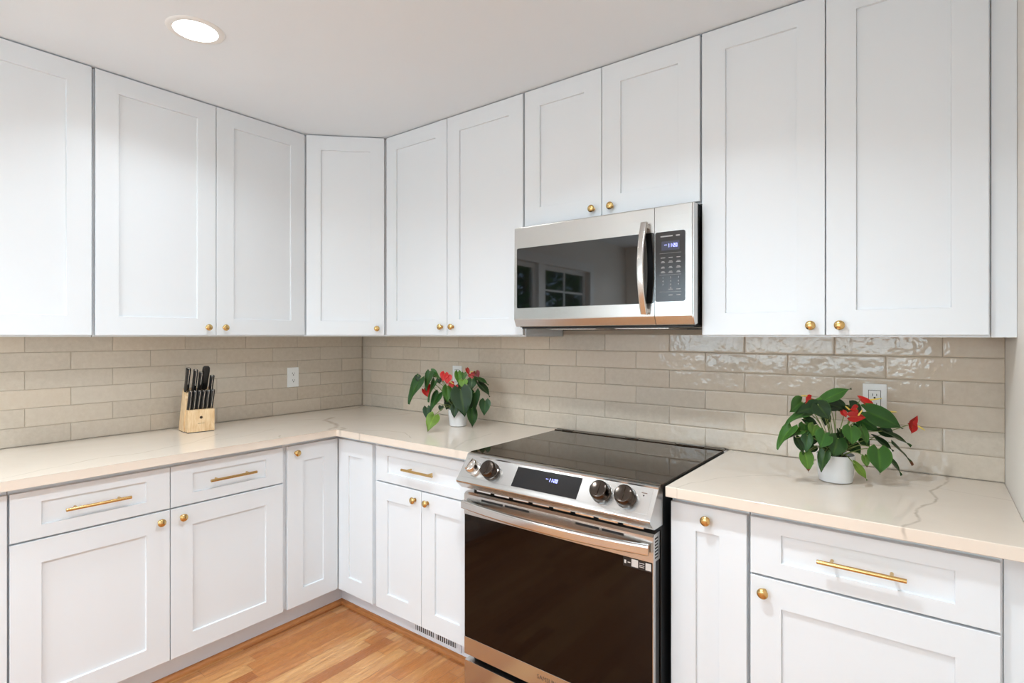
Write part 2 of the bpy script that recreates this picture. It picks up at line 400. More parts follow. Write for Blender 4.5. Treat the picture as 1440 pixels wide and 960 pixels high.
# ------------------------------------------------------------------ tiled backsplash
P = 12.0595
def tiles(name, label, axis, length, phase, z_top):
    """one tile field; axis 'x' = back wall (runs +x), 'y' = left wall (runs -y)"""
    bm = new(); cl = bm.loops.layers.float_color.new('Col')
    for r in range(6):
        z0 = 36.0+0.03+r*3.037; z1 = min(z0+2.975, z_top)
        ph = phase + (0 if r % 2 else P/2)
        k0 = math.floor((0-ph)/P)-1
        for k in range(k0, k0+int(length/P)+4):
            a = max(ph+k*P+0.03, 0.02); b = min(ph+(k+1)*P-0.03, length)
            if b-a < 0.3: continue
            g = 0.22                                    # pillowed edge
            tl = [random.uniform(-0.012, 0.012) for _ in range(4)]
            gx = min(g, (b-a)*0.3); gz = min(g, (z1-z0)*0.3)
            ring0 = [(a, z0), (b, z0), (b, z1), (a, z1)]
            ring1 = [(a+gx*.2, z0+gz*.2), (b-gx*.2, z0+gz*.2), (b-gx*.2, z1-gz*.2), (a+gx*.2, z1-gz*.2)]
            ring2 = [(a+gx, z0+gz), (b-gx, z0+gz), (b-gx, z1-gz), (a+gx, z1-gz)]
            def mk(s, z, d): return (s, d, z) if axis == 'x' else (-d, -s, z)
            R = [[bm.verts.new(mk(s, z, 0.36)) for s, z in ring0], [bm.verts.new(mk(s, z, 0.09)) for s, z in ring0],
                 [bm.verts.new(mk(s, z, 0.045)) for s, z in ring1], [bm.verts.new(mk(s, z, tl[i])) for i, (s, z) in enumerate(ring2)]]
            fs = [bm.faces.new(R[3])]
            for A, B in zip(R[:-1], R[1:]):
                for i in range(4): fs.append(bm.faces.new((A[i], A[(i+1) % 4], B[(i+1) % 4], B[i])))
            v = random.uniform(-7, 6); wv = random.uniform(-2, 2)
            col = lin(203+v+wv, 189+v, 171+v-wv)
            for f in fs:
                for lp in f.loops: lp[cl] = col
    o = obj(name, bm, M['tile'], None, smooth=50)
    tag(o, label, 'backsplash')
    bm = new()
    if axis == 'x': bx(bm, 0, length, 0.1, 0.37, 36.0, z_top)
    else: bx(bm, -0.37, -0.1, -length, 0.37, 36.0, z_top)
    obj('grout', bm, M['grout'], o)
    return o
tiles('tiled_backsplash', 'glossy greige subway tile backsplash behind the range and the microwave wall', 'x', RW-0.02, 57.623-5*P, 56.5)
tiles('tiled_backsplash', 'greige subway tile backsplash on the left wall behind the knife block', 'y', 82.0, 66.562-6*P, 55.2)

# ------------------------------------------------------------------ cabinets
DB, DU = 24.75, 12.76            # door-front planes of base and wall cabinets
def shaker(bm, x0, x1, z0, z1, yf, th=0.75, st=3.12, rt=3.0, rb=3.0, rec=0.32):
    """shaker slab in local coords: front face at y=yf (room side is -y)"""
    e = 0.05
    def ring(ix, it, ib, y): return [bm.verts.new((x, y, z)) for x, z in ((x0+ix, z0+ib), (x1-ix, z0+ib), (x1-ix, z1-it), (x0+ix, z1-it))]
    R = [ring(0, 0, 0, yf+th), ring(0, 0, 0, yf+e), ring(e, e, e, yf), ring(st, rt, rb, yf), ring(st+.02, rt+.02, rb+.02, yf+.03), ring(st+.05, rt+.05, rb+.05, yf+rec)]
    bm.faces.new(R[0][::-1]); bm.faces.new(R[-1])
    for A, B in zip(R[:-1], R[1:]):
        for i in range(4): bm.faces.new((A[i], A[(i+1) % 4], B[(i+1) % 4], B[i]))
def knob(parent, x, z, yf):
    bm = new()
    lathe(bm, [(0, 0), (0.33, 0), (0.33, 0.08), (0.2, 0.14), (0.2, 0.45), (0.46, 0.58), (0.58, 0.74), (0.58, 0.82), (0.5, 0.94), (0.3, 1.03), (0, 1.06)], (x, yf+0.02, z), (0, -1, 0), 28)
    return obj('knob', bm, M['brass'], parent, smooth=50)
def pull(parent, xc, z, yf, ln=7.5):
    bm = new(); r = 0.22
    lathe(bm, [(0, -ln/2), (r-.03, -ln/2), (r, -ln/2+.03), (r, ln/2-.03), (r-.03, ln/2), (0, ln/2)], (xc, yf-1.15, z), (1, 0, 0), 20)
    for s in (-1, 1):
        lathe(bm, [(0, 0), (0.17, 0), (0.17, 1.12), (0, 1.12)], (xc+s*(ln/2-1.22), yf+0.02, z), (0, -1, 0), 14)
    return obj('bar_handle', bm, M['brass'], parent, smooth=50)
def base_cab(name, label, loc, rot, wd, fronts, toe=True, cat='base cabinet'):
    t = thing(name, label, cat, loc, rot)
    bm = new(); yf = -DB+0.78
    bx(bm, 0.02, wd-0.02, yf, -0.05, 4.55, 34.72, 0.04)
    if toe: bx(bm, 0.02, wd-0.02, yf+2.4, -0.4, 0.0, 4.56)
    obj('cabinet_body', bm, M['cab'], t)
    make_fronts(t, fronts, -DB)
    return t
def make_fronts(t, fronts, yf):
    for f in fronts:
        k, x0, x1, z0, z1 = f[:5]; opt = f[5] if len(f) > 5 else {}
        bm = new()
        if k == 'door':
            shaker(bm, x0, x1, z0, z1, yf, st=opt.get('st', 3.12))
            d = obj('cabinet_door', bm, M['cab'], t)
            if 'knob' in opt: knob(d, opt['knob'][0], opt['knob'][1], yf)
        else:
            shaker(bm, x0, x1, z0, z1, yf, rt=1.5, rb=1.65)
            d = obj('drawer_front', bm, M['cab'], t)
            pull(d, (x0+x1)/2, (z0+z1)/2+0.07, yf, opt.get('len', 7.5))
def wall_cab(name, label, loc, rot, wd, z0, fronts, depth=DU):
    t = thing(name, label, 'wall cabinet', loc, rot)
    bm = new(); yf = -depth+0.78
    def rect(i, z): return [bm.verts.new(p+(z,)) for p in ((0.02+i, yf+i), (wd-0.02-i, yf+i), (wd-0.02-i, -0.05-i), (0.02+i, -0.05-i))]
    R = [rect(0, 95.85), rect(0, z0), rect(0.7, z0), rect(0.72, z0+0.5)]     # recessed underside
    bm.faces.new(R[0]); bm.faces.new(R[-1])
    for A, B in zip(R[:-1], R[1:]):
        for i in range(4): bm.faces.new((A[i], A[(i+1) % 4], B[(i+1) % 4], B[i]))
    obj('cabinet_body', bm, M['cab'], t)
    make_fronts(t, fronts, -depth)
    return t
RL = math.pi/2
ZD0, ZD1, ZR0, ZR1 = 4.55, 27.44, 27.68, 33.9
# left wall, base: local x runs from the left end towards the corner
base_cab('sink_base_cabinet', 'white shaker base cabinet cut off by the left edge, left of both brass-handled drawers', (-0.0, -109.1, 0), RL, 36.1,
         [('door', 0.1, 17.9, ZD0, ZR1, {'knob': (16.3, 31.5)}), ('door', 18.1, 35.98, ZD0, ZR1, {'knob': (19.8, 31.5)})])
base_cab('base_cabinet', 'white shaker base cabinet with two drawers and two doors below the knife block', (0, -72.98, 0), RL, 37.0,
         [('drawer', 0.1, 18.4, ZR0, ZR1), ('drawer', 18.52, 36.75, ZR0, ZR1),
          ('door', 0.1, 18.4, ZD0, ZD1, {'knob': (17.05, 25.95)}), ('door', 18.52, 36.75, ZD0, ZD1, {'knob': (20.1, 25.95)})])
# corner unit: an L-shaped body with two hinged leaves
t = thing('corner_base_cabinet', 'white corner base cabinet with folding L-shaped doors and one brass knob', 'base cabinet', (0, 0, 0))
bm = new(); q = DB-0.78
prism(bm, [(0.05, -0.05), (0.05, -35.95), (q, -35.95), (q, -q), (35.95, -q), (35.95, -0.05)], 'z', 4.55, 34.72)
prism(bm, [(0.4, -0.4), (0.4, -35.95), (q-2.4, -35.95), (q-2.4, -q+2.4), (35.95, -q+2.4), (35.95, -0.4)], 'z', 0, 4.56)
obj('cabinet_body', bm, M['cab'], t)
for which in (0, 1):
    bm = new()
    if which == 0: shaker(bm, 0.62, 11.15, ZD0, ZR1, -DB, st=3.1); mt = Matrix.Translation((0, -36, 0)) @ Matrix.Rotation(RL, 4, 'Z')
    else: shaker(bm, 24.85, 35.1, ZD0, ZR1, -DB, st=3.1); mt = Matrix.Identity(4)
    bmesh.ops.transform(bm, matrix=mt, verts=bm.verts)
    d = obj('cabinet_door', bm, M['cab'], t)
    if which == 0:
        bm = new()
        lathe(bm, [(0, 0), (0.33, 0), (0.33, 0.08), (0.2, 0.14), (0.2, 0.45), (0.46, 0.58), (0.58, 0.74), (0.58, 0.82), (0.5, 0.94), (0.3, 1.03), (0, 1.06)], (DB-.02, -33.75, 32.6), (1, 0, 0), 28)
        obj('knob', bm, M['brass'], d, smooth=50)
base_cab('base_cabinet', 'white base cabinet with one drawer and two narrow doors left of the range', (36.0, 0, 0), 0, 24.3,
         [('drawer', 0.15, 24.0, ZR0, ZR1), ('door', 0.15, 12.0, ZD0, ZD1, {'knob': (10.55, 25.85)}), ('door', 12.12, 24.0, ZD0, ZD1, {'knob': (13.6, 25.85)})])
base_cab('pull_out_cabinet', 'narrow tall white pull-out cabinet with one brass knob right of the range', (91.55, 0, 0), 0, 9.0,
         [('door', 0.12, 8.85, ZD0, ZR1, {'st': 3.0, 'knob': (4.45, 32.5)})])
base_cab('base_cabinet', 'white base cabinet with a wide drawer and door below the right plant', (100.6, 0, 0), 0, 21.3,
         [('drawer', 0.18, 21.08, ZR0, ZR1), ('door', 0.18, 21.08, ZD0, ZD1, {'knob': (1.6, 25.9)})])
bm = new(); bx(bm, 121.92, RW-0.02, -DB+0.72, -DB+1.5, 4.55, 34.72, 0.03); bx(bm, 121.92, RW-0.02, -DB+3.2, -DB+3.9, 0, 4.6)
tag(obj('filler_panel', bm, M['cab']), 'white filler strip under the counter beside the right wall', 'filler panel')
# wall cabinets
ZU0, ZU1 = 54.0, 95.8
wall_cab('wall_cabinet', 'white wall cabinet cut off by the left edge of the picture', (0, -79.1, 0), RL, 18.1, 53.75,
         [('door', 0.1, 18.0, ZU0, ZU1, {'knob': (1.6, 55.4)})])
wall_cab('wall_cabinet', 'white two-door wall cabinet above the knife block', (0, -60.85, 0), RL, 36.5, 53.75,
         [('door', 0.22, 18.46, ZU0, ZU1, {'knob': (16.97, 55.4)}), ('door', 18.58, 36.4, ZU0, ZU1, {'knob': (19.95, 55.4)})])
t = thing('corner_wall_cabinet', 'white diagonal corner wall cabinet with a single door', 'wall cabinet', (0, 0, 0))
d = DU-0.78; e = 24.3
bm = new(); prism(bm, [(0.05, -0.05), (0.05, -e), (d, -e), (e, -d), (e, -0.05)], 'z', 53.75, 95.85)
obj('cabinet_body', bm, M['cab'], t)
bm = new(); shaker(bm, -7.95, 7.95, ZU0, ZU1, -0.77, st=2.9)
mc = Matrix.Translation(((d+e)/2, -(d+e)/2, 0)) @ Matrix.Rotation(math.pi/4, 4, 'Z')
bmesh.ops.transform(bm, matrix=mc, verts=bm.verts); dr = obj('cabinet_door', bm, M['cab'], t)
bm = new()
lathe(bm, [(0, 0), (0.33, 0), (0.33, 0.08), (0.2, 0.14), (0.2, 0.45), (0.46, 0.58), (0.58, 0.74), (0.58, 0.82), (0.5, 0.94), (0.3, 1.03), (0, 1.06)], (6.5, -0.75, 55.4), (0, -1, 0), 28)
bmesh.ops.transform(bm, matrix=mc, verts=bm.verts); obj('knob', bm, M['brass'], dr, smooth=50)
wall_cab('wall_cabinet', 'white two-door wall cabinet above the left plant, between corner and microwave', (24.35, 0, 0), 0, 36.45, 53.75,
         [('door', 0.3, 18.05, ZU0, ZU1, {'knob': (16.75, 55.6)}), ('door', 18.17, 36.25, ZU0, ZU1, {'knob': (19.65, 55.6)})])
wall_cab('wall_cabinet', 'short white two-door wall cabinet directly above the microwave', (60.85, 0, 0), 0, 30.45, 72.4,
         [('door', 0.15, 14.94, 72.65, ZU1, {'knob': (13.5, 73.85)}), ('door', 15.06, 30.3, 72.65, ZU1, {'knob': (16.75, 73.85)})])
wall_cab('wall_cabinet', 'white two-door wall cabinet right of the microwave, above the right plant', (91.35, 0, 0), 0, 30.45, 53.75,
         [('door', 0.1, 15.08, ZU0, ZU1, {'knob': (13.6, 55.2)}), ('door', 15.2, 30.3, ZU0, ZU1, {'knob': (16.7, 55.2)})])
bm = new(); bx(bm, 121.84, RW-0.02, -DU+0.72, -DU+1.5, 53.75, 95.85, 0.03); 
tag(obj('filler_panel', bm, M['cab']), 'white filler strip between the right wall cabinet and the right wall', 'filler panel')

# toe kick boards and oak shoe moulding along the base cabinets
kf = DB-0.78-2.4
bm = new()
prism(bm, [(kf, -109), (kf+0.25, -109), (kf+0.25, -kf-0.25), (60.2, -kf-0.25), (60.2, -kf), (kf, -kf)], 'z', 0, 4.5)
struct('trim_1', bm, M['toe'])
bm = new()
k2 = kf+0.25
qr = [(0, 0), (0.72, 0), (0.7, 0.22), (0.6, 0.45), (0.42, 0.63), (0.2, 0.73), (0, 0.78)]
rings = []
for px, py, mx, my in ((k2, -109, 1, 0), (k2, -k2, 1, -1), (60.2, -k2, 0, -1)):
    rings.append([bm.verts.new((px+a*mx, py+a*my, b)) for a, b in qr])
for A, B in zip(rings[:-1], rings[1:]):
    for i in range(len(qr)): bm.faces.new((A[i], A[(i+1) % len(qr)], B[(i+1) % len(qr)], B[i]))
bm.faces.new(rings[0]); bm.faces.new(rings[-1])
struct('trim_2', bm, M['oak'])
bm = new(); prism(bm, [(-k2, 0), (-k2-0.72, 0), (-k2-0.6, 0.45), (-k2-0.2, 0.73), (-k2, 0.78)], 'x', 91.6, RW-0.05); bx(bm, 91.6, RW-.05, -k2, -kf, 0, 4.5); struct('trim_3', bm, M['oak'])

# ------------------------------------------------------------------ worktops
def slab(name, label, poly):
    bm = new(); fs = prism(bm, poly, 'z', 34.74, 36.0)
    bmesh.ops.bevel(bm, geom=list(bm.edges), offset=0.09, segments=3, affect='EDGES', profile=0.5)
    return tag(obj(name, bm, M['quartz'], smooth=40), label, 'countertop')
CF = 26.25
slab('countertop', 'L-shaped cream veined quartz countertop under the knife block and left plant',
     [(0.02, -0.02), (0.02, -109), (CF, -109), (CF, -CF), (60.45, -CF), (60.45, -0.02)])
slab('countertop', 'cream quartz countertop under the right plant, right of the range',
     [(91.55, -0.02), (91.55, -CF), (RW-0.02, -CF), (RW-0.02, -0.02)])

# ------------------------------------------------------------------ seven-segment digits
SEG = {'0': 'abcdef', '1': 'bc', '2': 'abged', '7': 'abc', ':': ':'}
def digits(name, parent, txt, origin, right, up, h, m, off, pre=None):
    r = Vector(right).normalized(); u = Vector(up).normalized(); n = r.cross(u)
    bm = new(); x = 0; wd = h*0.5; tk = h*0.13
    def bar(x0, x1, y0, y1): bx(bm, x0, x1, y0, y1, 0, 0.012)
    if pre:
        bar(-h*0.9, -h*0.62, h*.62, h*.75); bar(-h*0.5, -h*0.2, h*.62, h*.75)
    for ch in txt:
        if ch == ':':
            bar(x, x+tk, h*.25, h*.25+tk); bar(x, x+tk, h*.65, h*.65+tk); x += tk*2.2; continue
        s = SEG[ch]
        if 'a' in s: bar(x, x+wd, h-tk, h)
        if 'd' in s: bar(x, x+wd, 0, tk)
        if 'g' in s: bar(x, x+wd, h/2-tk/2, h/2+tk/2)
        if 'f' in s: bar(x, x+tk, h/2, h)
        if 'e' in s: bar(x, x+tk, 0, h/2)
        if 'b' in s: bar(x+wd-tk, x+wd, h/2, h)
        if 'c' in s: bar(x+wd-tk, x+wd, 0, h/2)
        x += wd+tk*1.3
    mt = Matrix((r, u, n)).transposed().to_4x4(); mt.translation = Vector(origin)
    bmesh.ops.transform(bm, matrix=mt, verts=bm.verts)
    return obj(name, bm, m, parent, off)

# ------------------------------------------------------------------ microwave
mo = (76.2, -8, 55.4)
mw = thing('microwave', 'stainless steel over-the-range microwave with dark glass door', 'microwave', mo)
MF = -15.9; MX0, MX1, MS = 61.1, 91.35, 85.85
bm = new(); bx(bm, MX0+0.1, MX1-0.25, -14.3, -0.3, 55.3, 72.2, 0.05); obj('microwave_body', bm, M['blackm'], mw, mo)
bm = new()
bx(bm, MX0+0.4, MX1-0.5, -14.2, -1.0, 55.1, 55.32, 0.05); ug = obj('vent_grille', bm, M['black'], mw, mo)
for k in range(2):
    bm = new(); bx(bm, MX0+5+k*12, MX0+13.5+k*12, -12.5, -5, 54.92, 55.12, 0.05); obj('grease_filter', bm, M['steel'], ug, mo)
bm = new(); bx(bm, MX0+1.5, MX1-0.6, -3.0, -2.2, 54.85, 55.15, 0.04); obj('hanging_lip', bm, M['black'], ug, mo)
# front profile (y, z) with a chamfered lower edge and soft top edge
def mwface(x0, x1, holes=None):
    prof = [(-14.25, 55.65), (MF+0.75, 55.42), (MF+0.55, 55.5), (MF+0.04, 56.5), (MF, 56.75), (MF, 71.75), (MF+0.08, 71.95), (-14.25, 72.05)]
    b = new(); prism(b, prof, 'x', x0, x1); return b
bm = mwface(MX0, MS-0.04)
bmesh.ops.bevel(bm, geom=[e for e in bm.edges if abs(e.verts[0].co.x-e.verts[1].co.x) < 1e-5 and e.verts[0].co.y < -15.8 and e.verts[1].co.y < -15.8 and e.verts[0].co.x < MX0+.01], offset=0.15, segments=3, affect='EDGES')
md = obj('microwave_door', bm, M['steel'], mw, mo)
bm = new(); prism(bm, [(p[0]+73.75, p[1]+63.45) for p in rrect(24.1, 9.95, 0.25)], 'y', MF-0.03, MF+0.2); obj('door_glass', bm, M['glass_mw'], md, mo)
# bowed handle
hx = 84.55
path = [(hx, MF-0.1-1.75*math.sin(math.pi*(0.06+0.88*k/24))**0.8, 57.0+12.85*k/24) for k in range(25)]
bm = new(); sweep(bm, path, rrect(1.0, 0.55, 0.2), (0, -1, 0))
for z in (57.45, 69.35): bx(bm, hx-0.42, hx+0.42, MF-0.75, MF+0.05, z-0.3, z+0.3, 0.08)
obj('door_handle', bm, M['steel2'], md, mo, smooth=45)
bm = mwface(MS+0.04, MX1)
bmesh.ops.bevel(bm, geom=[e for e in bm.edges if abs(e.verts[0].co.x-e.verts[1].co.x) < 1e-5 and e.verts[0].co.y < -15.8 and e.verts[1].co.y < -15.8 and e.verts[0].co.x > MX1-.01], offset=0.22, segments=4, affect='EDGES')
cp = obj('control_panel', bm, M['steel'], mw, mo)
kx0, kx1 = 85.95, 90.25
bm = new(); prism(bm, [(p[0]+(kx0+kx1)/2, p[1]+63.5) for p in rrect(kx1-kx0, 9.7, 0.3)], 'y', MF-0.03, MF+0.2); kp = obj('keypad', bm, M['keypad'], cp, mo)
bm = new(); bx(bm, 86.9, 89.45, MF-0.05, MF, 65.75, 67.0); obj('clock_display', bm, M['lcd'], cp, mo)
digits('clock_digits', cp, '11:20', (87.75, MF-0.06, 66.15), (1, 0, 0), (0, 0, 1), 0.5, M['digit'], mo, pre=True)
y = MF-0.04
def legend(x0, x1, z0, z1): piece('key_legend', M['legend'], cp, mo, x0, x1, y, MF, z0, z1)
legend(86.75, 88.5, 67.62, 67.78); legend(88.95, 89.5, 67.62, 67.78)
for z in (64.75, 64.1, 63.35, 62.7):
    for k in range(3):
        xc = 87.1+k*1.1; ww = random.uniform(0.26, 0.36)
        legend(xc-ww, xc+ww, z-0.06, z+0.02)
        if z < 64.6: legend(xc-ww*.7, xc+ww*.7, z+0.1, z+0.16)
for z in (65.35, 62.35, 60.0): legend(86.6, 89.7, z-0.012, z+0.012)
for xc, z in ((88.2, 60.35), (89.3, 60.35), (88.2, 59.55), (89.3, 59.55)): legend(xc-0.3, xc+0.3, z-0.05, z+0.03)
for i, ch in enumerate('1234567890'):
    rr_, cc_ = (i//3, i % 3) if i < 9 else (3, 1)
    text_mesh(ch, 0.36, M['legend'], 'key_digit', cp, (87.1+cc_*1.1, MF-0.04, 61.95-rr_*0.48), (1, 0, 0), (0, 0, 1), mo)

# ------------------------------------------------------------------ range
ro = (75.9, -14, 0)
rg = thing('range', 'stainless steel slide-in electric range with black glass cooktop', 'range', ro)
RX0, RX1 = 60.68, 91.1
bm = new()
bx(bm, RX0+0.25, RX1-0.2, -25.9, -2.2, 1.4, 35.6, 0.05)
for x in (62.5, 89.3):
    for yv in (-23.5, -5): lathe(bm, [(0, 0), (0.7, 0), (0.7, 0.25), (0.4, 0.3), (0.4, 1.6), (0, 1.6)], (x, yv, 0), (0, 0, 1), 14)
bx(bm, RX0+0.5, RX1-0.5, -25.2, -24.4, 0.5, 1.6)
obj('range_body', bm, M['black'], rg, ro)
bm = new(); bx(bm, RX0-0.1, RX1+0.12, -26.25, -2.0, 36.02, 36.22, 0.06); obj('cooktop', bm, M['glass_top'], rg, ro)
bm = new(); bx(bm, RX0-0.14, RX1+0.16, -26.2, -1.9, 35.6, 36.05, 0.05); obj('cooktop_frame', bm, M['black'], rg, ro)
bm = new(); prism(bm, [(-2.7, 36.1), (-2.55, 36.34), (-1.3, 36.4), (-1.1, 36.1)], 'x', RX0-0.15, RX1+0.2)
for x0, x1 in ((62, 64.2), (74.8, 77.2), (83.6, 88.3)): bx(bm, x0, x1, -2.3, -1.5, 36.34, 36.43, 0.03)
obj('rear_trim', bm, M['glass_top'], rg, ro)
# control panel: slanted fascia (y, z) profile
A0 = Vector((-27.15, 35.72)); B0 = Vector((-29.2, 33.0)); tdir = (B0-A0).normalized(); nrm = Vector((tdir.y, -tdir.x))
if nrm.x > 0: nrm = -nrm
prof = [(-25.9, 36.05), (-26.2, 36.16), (-26.9, 36.08), (-27.15, 35.9), (A0.x, A0.y), (B0.x, B0.y), (-29.5, 32.75), (-29.62, 32.5), (-29.5, 32.2), (-28.4, 31.25), (-27.2, 31.2), (-25.9, 31.2)]
bm = new(); prism(bm, prof, 'x', RX0, RX1-0.02); obj('control_panel', bm, M['steel'], rg, ro, smooth=30)
def onp(x, s, d=0.0): p = A0+tdir*s+nrm*d; return (x, p.x, p.y)
up3 = Vector((0, -tdir.x, -tdir.y)); n3 = Vector((0, nrm.x, nrm.y))
def panel_plate(x0, x1, s0, s1, d0, d1, skew=0):
    b = new(); c8 = [(x0, s0), (x1, s0), (x1+skew, s1), (x0+skew, s1)]
    lo = [b.verts.new(onp(x, s, d0)) for x, s in c8]; hi = [b.verts.new(onp(x, s, d1)) for x, s in c8]
    b.faces.new(lo); b.faces.new(hi)
    for i in range(4): b.faces.new((lo[i], lo[(i+1) % 4], hi[(i+1) % 4], hi[i]))
    return b
b = panel_plate(RX0+0.5, RX1-0.6, 0.12, 3.3, -0.05, 0.03); obj('fascia_plate', b, M['steel'], rg, ro)
b = panel_plate(70.55, 80.95, 0.32, 3.22, -0.02, 0.06); dp = obj('clock_display', b, M['lcd2'], rg, ro)
digits('clock_digits', dp, '11:20', onp(76.1, 1.65, 0.07), (1, 0, 0), up3, 0.5, M['digit'], ro, pre=True)
for i, kx in enumerate((63.05, 66.3, 84.15, 87.5)):
    bm = new(); s = 1.75; org = Vector(onp(kx, s, 0.0))
    sc = 1.0 if i == 0 else 1.18
    lathe(bm, [(0, 0), (1.12*sc, 0), (1.12*sc, 0.22), (1.0*sc, 0.3), (1.0*sc, 0.38), (1.08*sc, 0.46), (1.06*sc, 0.9), (0.96*sc, 1.34), (0.84*sc, 1.42), (0, 1.42)], org, n3, 40)
    kb = obj('burner_knob', bm, M['chrome'] if i == 0 else M['darkchrome'], rg, ro, smooth=50)
    if i == 0: kb['label'] = 'bright chrome knob'
    bm = new(); r3 = Vector((1, 0, 0))
    rot = math.radians(-18 if i == 0 else 0); gh = 0.35 if i == 0 else 0.1
    gx = r3*math.cos(rot)+up3*math.sin(rot); gu = up3*math.cos(rot)-r3*math.sin(rot)
    pts = rrect(0.5, 1.8, 0.2)
    lo = [bm.verts.new(org+n3*1.38+gx*a+gu*c_) for a, c_ in pts]; hi = [bm.verts.new(org+n3*(1.42+gh)+gx*a*0.7+gu*c_*0.94) for a, c_ in pts]
    bm.faces.new(lo); bm.faces.new(hi); nn_ = len(pts)
    for j in range(nn_): bm.faces.new((lo[j], lo[(j+1) % nn_], hi[(j+1) % nn_], hi[j]))
    obj('knob_grip', bm, M['chrome'] if i == 0 else M['darkchrome'], kb, ro)
b = panel_plate(89.45, 89.6, 1.0, 1.15, 0.0, 0.05); obj('indicator_light', b, M['slot'], rg, ro)
b = panel_plate(89.2, 89.9, 0.72, 0.8, 0.0, 0.045); obj('indicator_legend', b, M['ink'], rg, ro)
# oven door
DF = -27.95
bm = new(); bx(bm, RX0+0.2, RX1-0.35, DF+0.2, -26.1, 6.2, 30.3, 0.05); od = obj('oven_door', bm, M['black'], rg, ro)
bm = new(); prism(bm, [(-26.1, 30.45), (DF+0.35, 30.45), (DF, 30.15), (DF, 27.15), (-26.1, 27.15)], 'x', RX0+0.12, RX1-0.3); obj('top_band', bm, M['steel'], od, ro)
bm = new(); bx(bm, RX0+0.15, RX1-0.42, DF+0.04, DF+0.3, 8.75, 27.13, 0.03); obj('oven_window', bm, M['glass_oven'], od, ro)
bm = new(); bx(bm, RX1-0.43, RX1-0.33, DF+0.02, DF+0.7, 8.75, 27.13, 0.02); obj('edge_strip', bm, M['steel'], od, ro)
bm = new(); bx(bm, RX0+0.12, RX1-0.3, DF, -26.4, 6.15, 8.73, 0.05); obj('bottom_band', bm, M['steel'], od, ro)
text_mesh('SAMSUNG', 0.82, M['ink'], 'lettering', od, (76.0, DF-0.005, 7.65), (1, 0, 0), (0, 0, 1), ro)
bm = new()
bm.free()
for x0, x1 in ((64.2, 68.2), (68.6, 72.8), (80.2, 83.6), (84.0, 87.0)): piece('vent_slot', M['blackm'], od, ro, x0, x1, DF-0.01, DF+0.1, 29.55, 29.85)
for k in range(7): piece('side_vent', M['blackm'], od, ro, RX1-0.34, RX1-0.285, -27.5, -26.6, 27.5+k*0.38, 27.68+k*0.38)
for k in range(8): piece('vent_louvre', M['chrome'], rg, ro, RX0+2.2+k*3.4, RX0+4.9+k*3.4, -27.5, -26.9, 30.7, 31.0, 0.05)
path = []
for k in range(33):
    u = k/32; path.append((RX0+0.35+u*29.4, DF-0.55-1.35*math.sin(math.pi*u)**0.9, 28.75))
bm = new(); sweep(bm, path, rrect(0.75, 1.25, 0.28, 5), (0, 0, 1))
bx(bm, RX0+0.4, RX0+1.5, DF-0.5, DF+0.05, 28.3, 29.2, 0.1); bx(bm, RX1-2.0, RX1-0.9, DF-0.5, DF+0.05, 28.3, 29.2, 0.1)
obj('door_handle', bm, M['steel2'], od, ro, smooth=45)
bm = new(); bx(bm, RX0+0.2, RX1-0.3, DF, -26.0, 1.5, 5.25, 0.06); obj('storage_drawer', bm, M['steel'], rg, ro)
bm = new(); bx(bm, 86.9, 90.6, DF+0.025, DF+0.05, 25.95, 27.05); st = obj('energy_sticker', bm, M['sticker'], rg, ro)
bm = new(); y0 = DF+0.015
bx(bm, 88.0, 88.85, y0, DF+0.03, 26.1, 27.0); bx(bm, 89.8, 90.5, y0, DF+0.03, 26.1, 26.95)
for z in (26.75, 26.5, 26.3): bx(bm, 89.0, 89.65, y0, DF+0.03, z-.04, z+.04)
bx(bm, 87.05, 87.3, y0, DF+0.03, 26.3, 26.7); bx(bm, 87.5, 87.85, y0, DF+0.03, 26.45, 26.55)
obj('sticker_print', bm, M['stickw'], st, ro)

# ------------------------------------------------------------------ toe-kick register
to = (48.4, -k2, 2.2)
vt = thing('floor_register', 'small white louvred vent in the toe kick left of the range', 'vent', to)
bm = new(); bx(bm, 43.0, 54.6, -k2-0.16, -k2+0.02, 1.1, 3.2, 0.05); obj('register_frame', bm, M['toe'], vt, to)
for a, b_ in ((43.7, 48.2), (48.9, 53.4)):
    bm = new(); bx(bm, a, b_, -k2-0.19, -k2-0.1, 1.6, 2.75); g = obj('grille', bm, M['slot'], vt, to)
    bm = new()
    for k in range(9):
        xk = a+0.25+k*0.5; bx(bm, xk-0.1, xk+0.1, -k2-0.24, -k2-0.15, 1.6, 2.75)
    obj('louvre', bm, M['toe'], g, to)

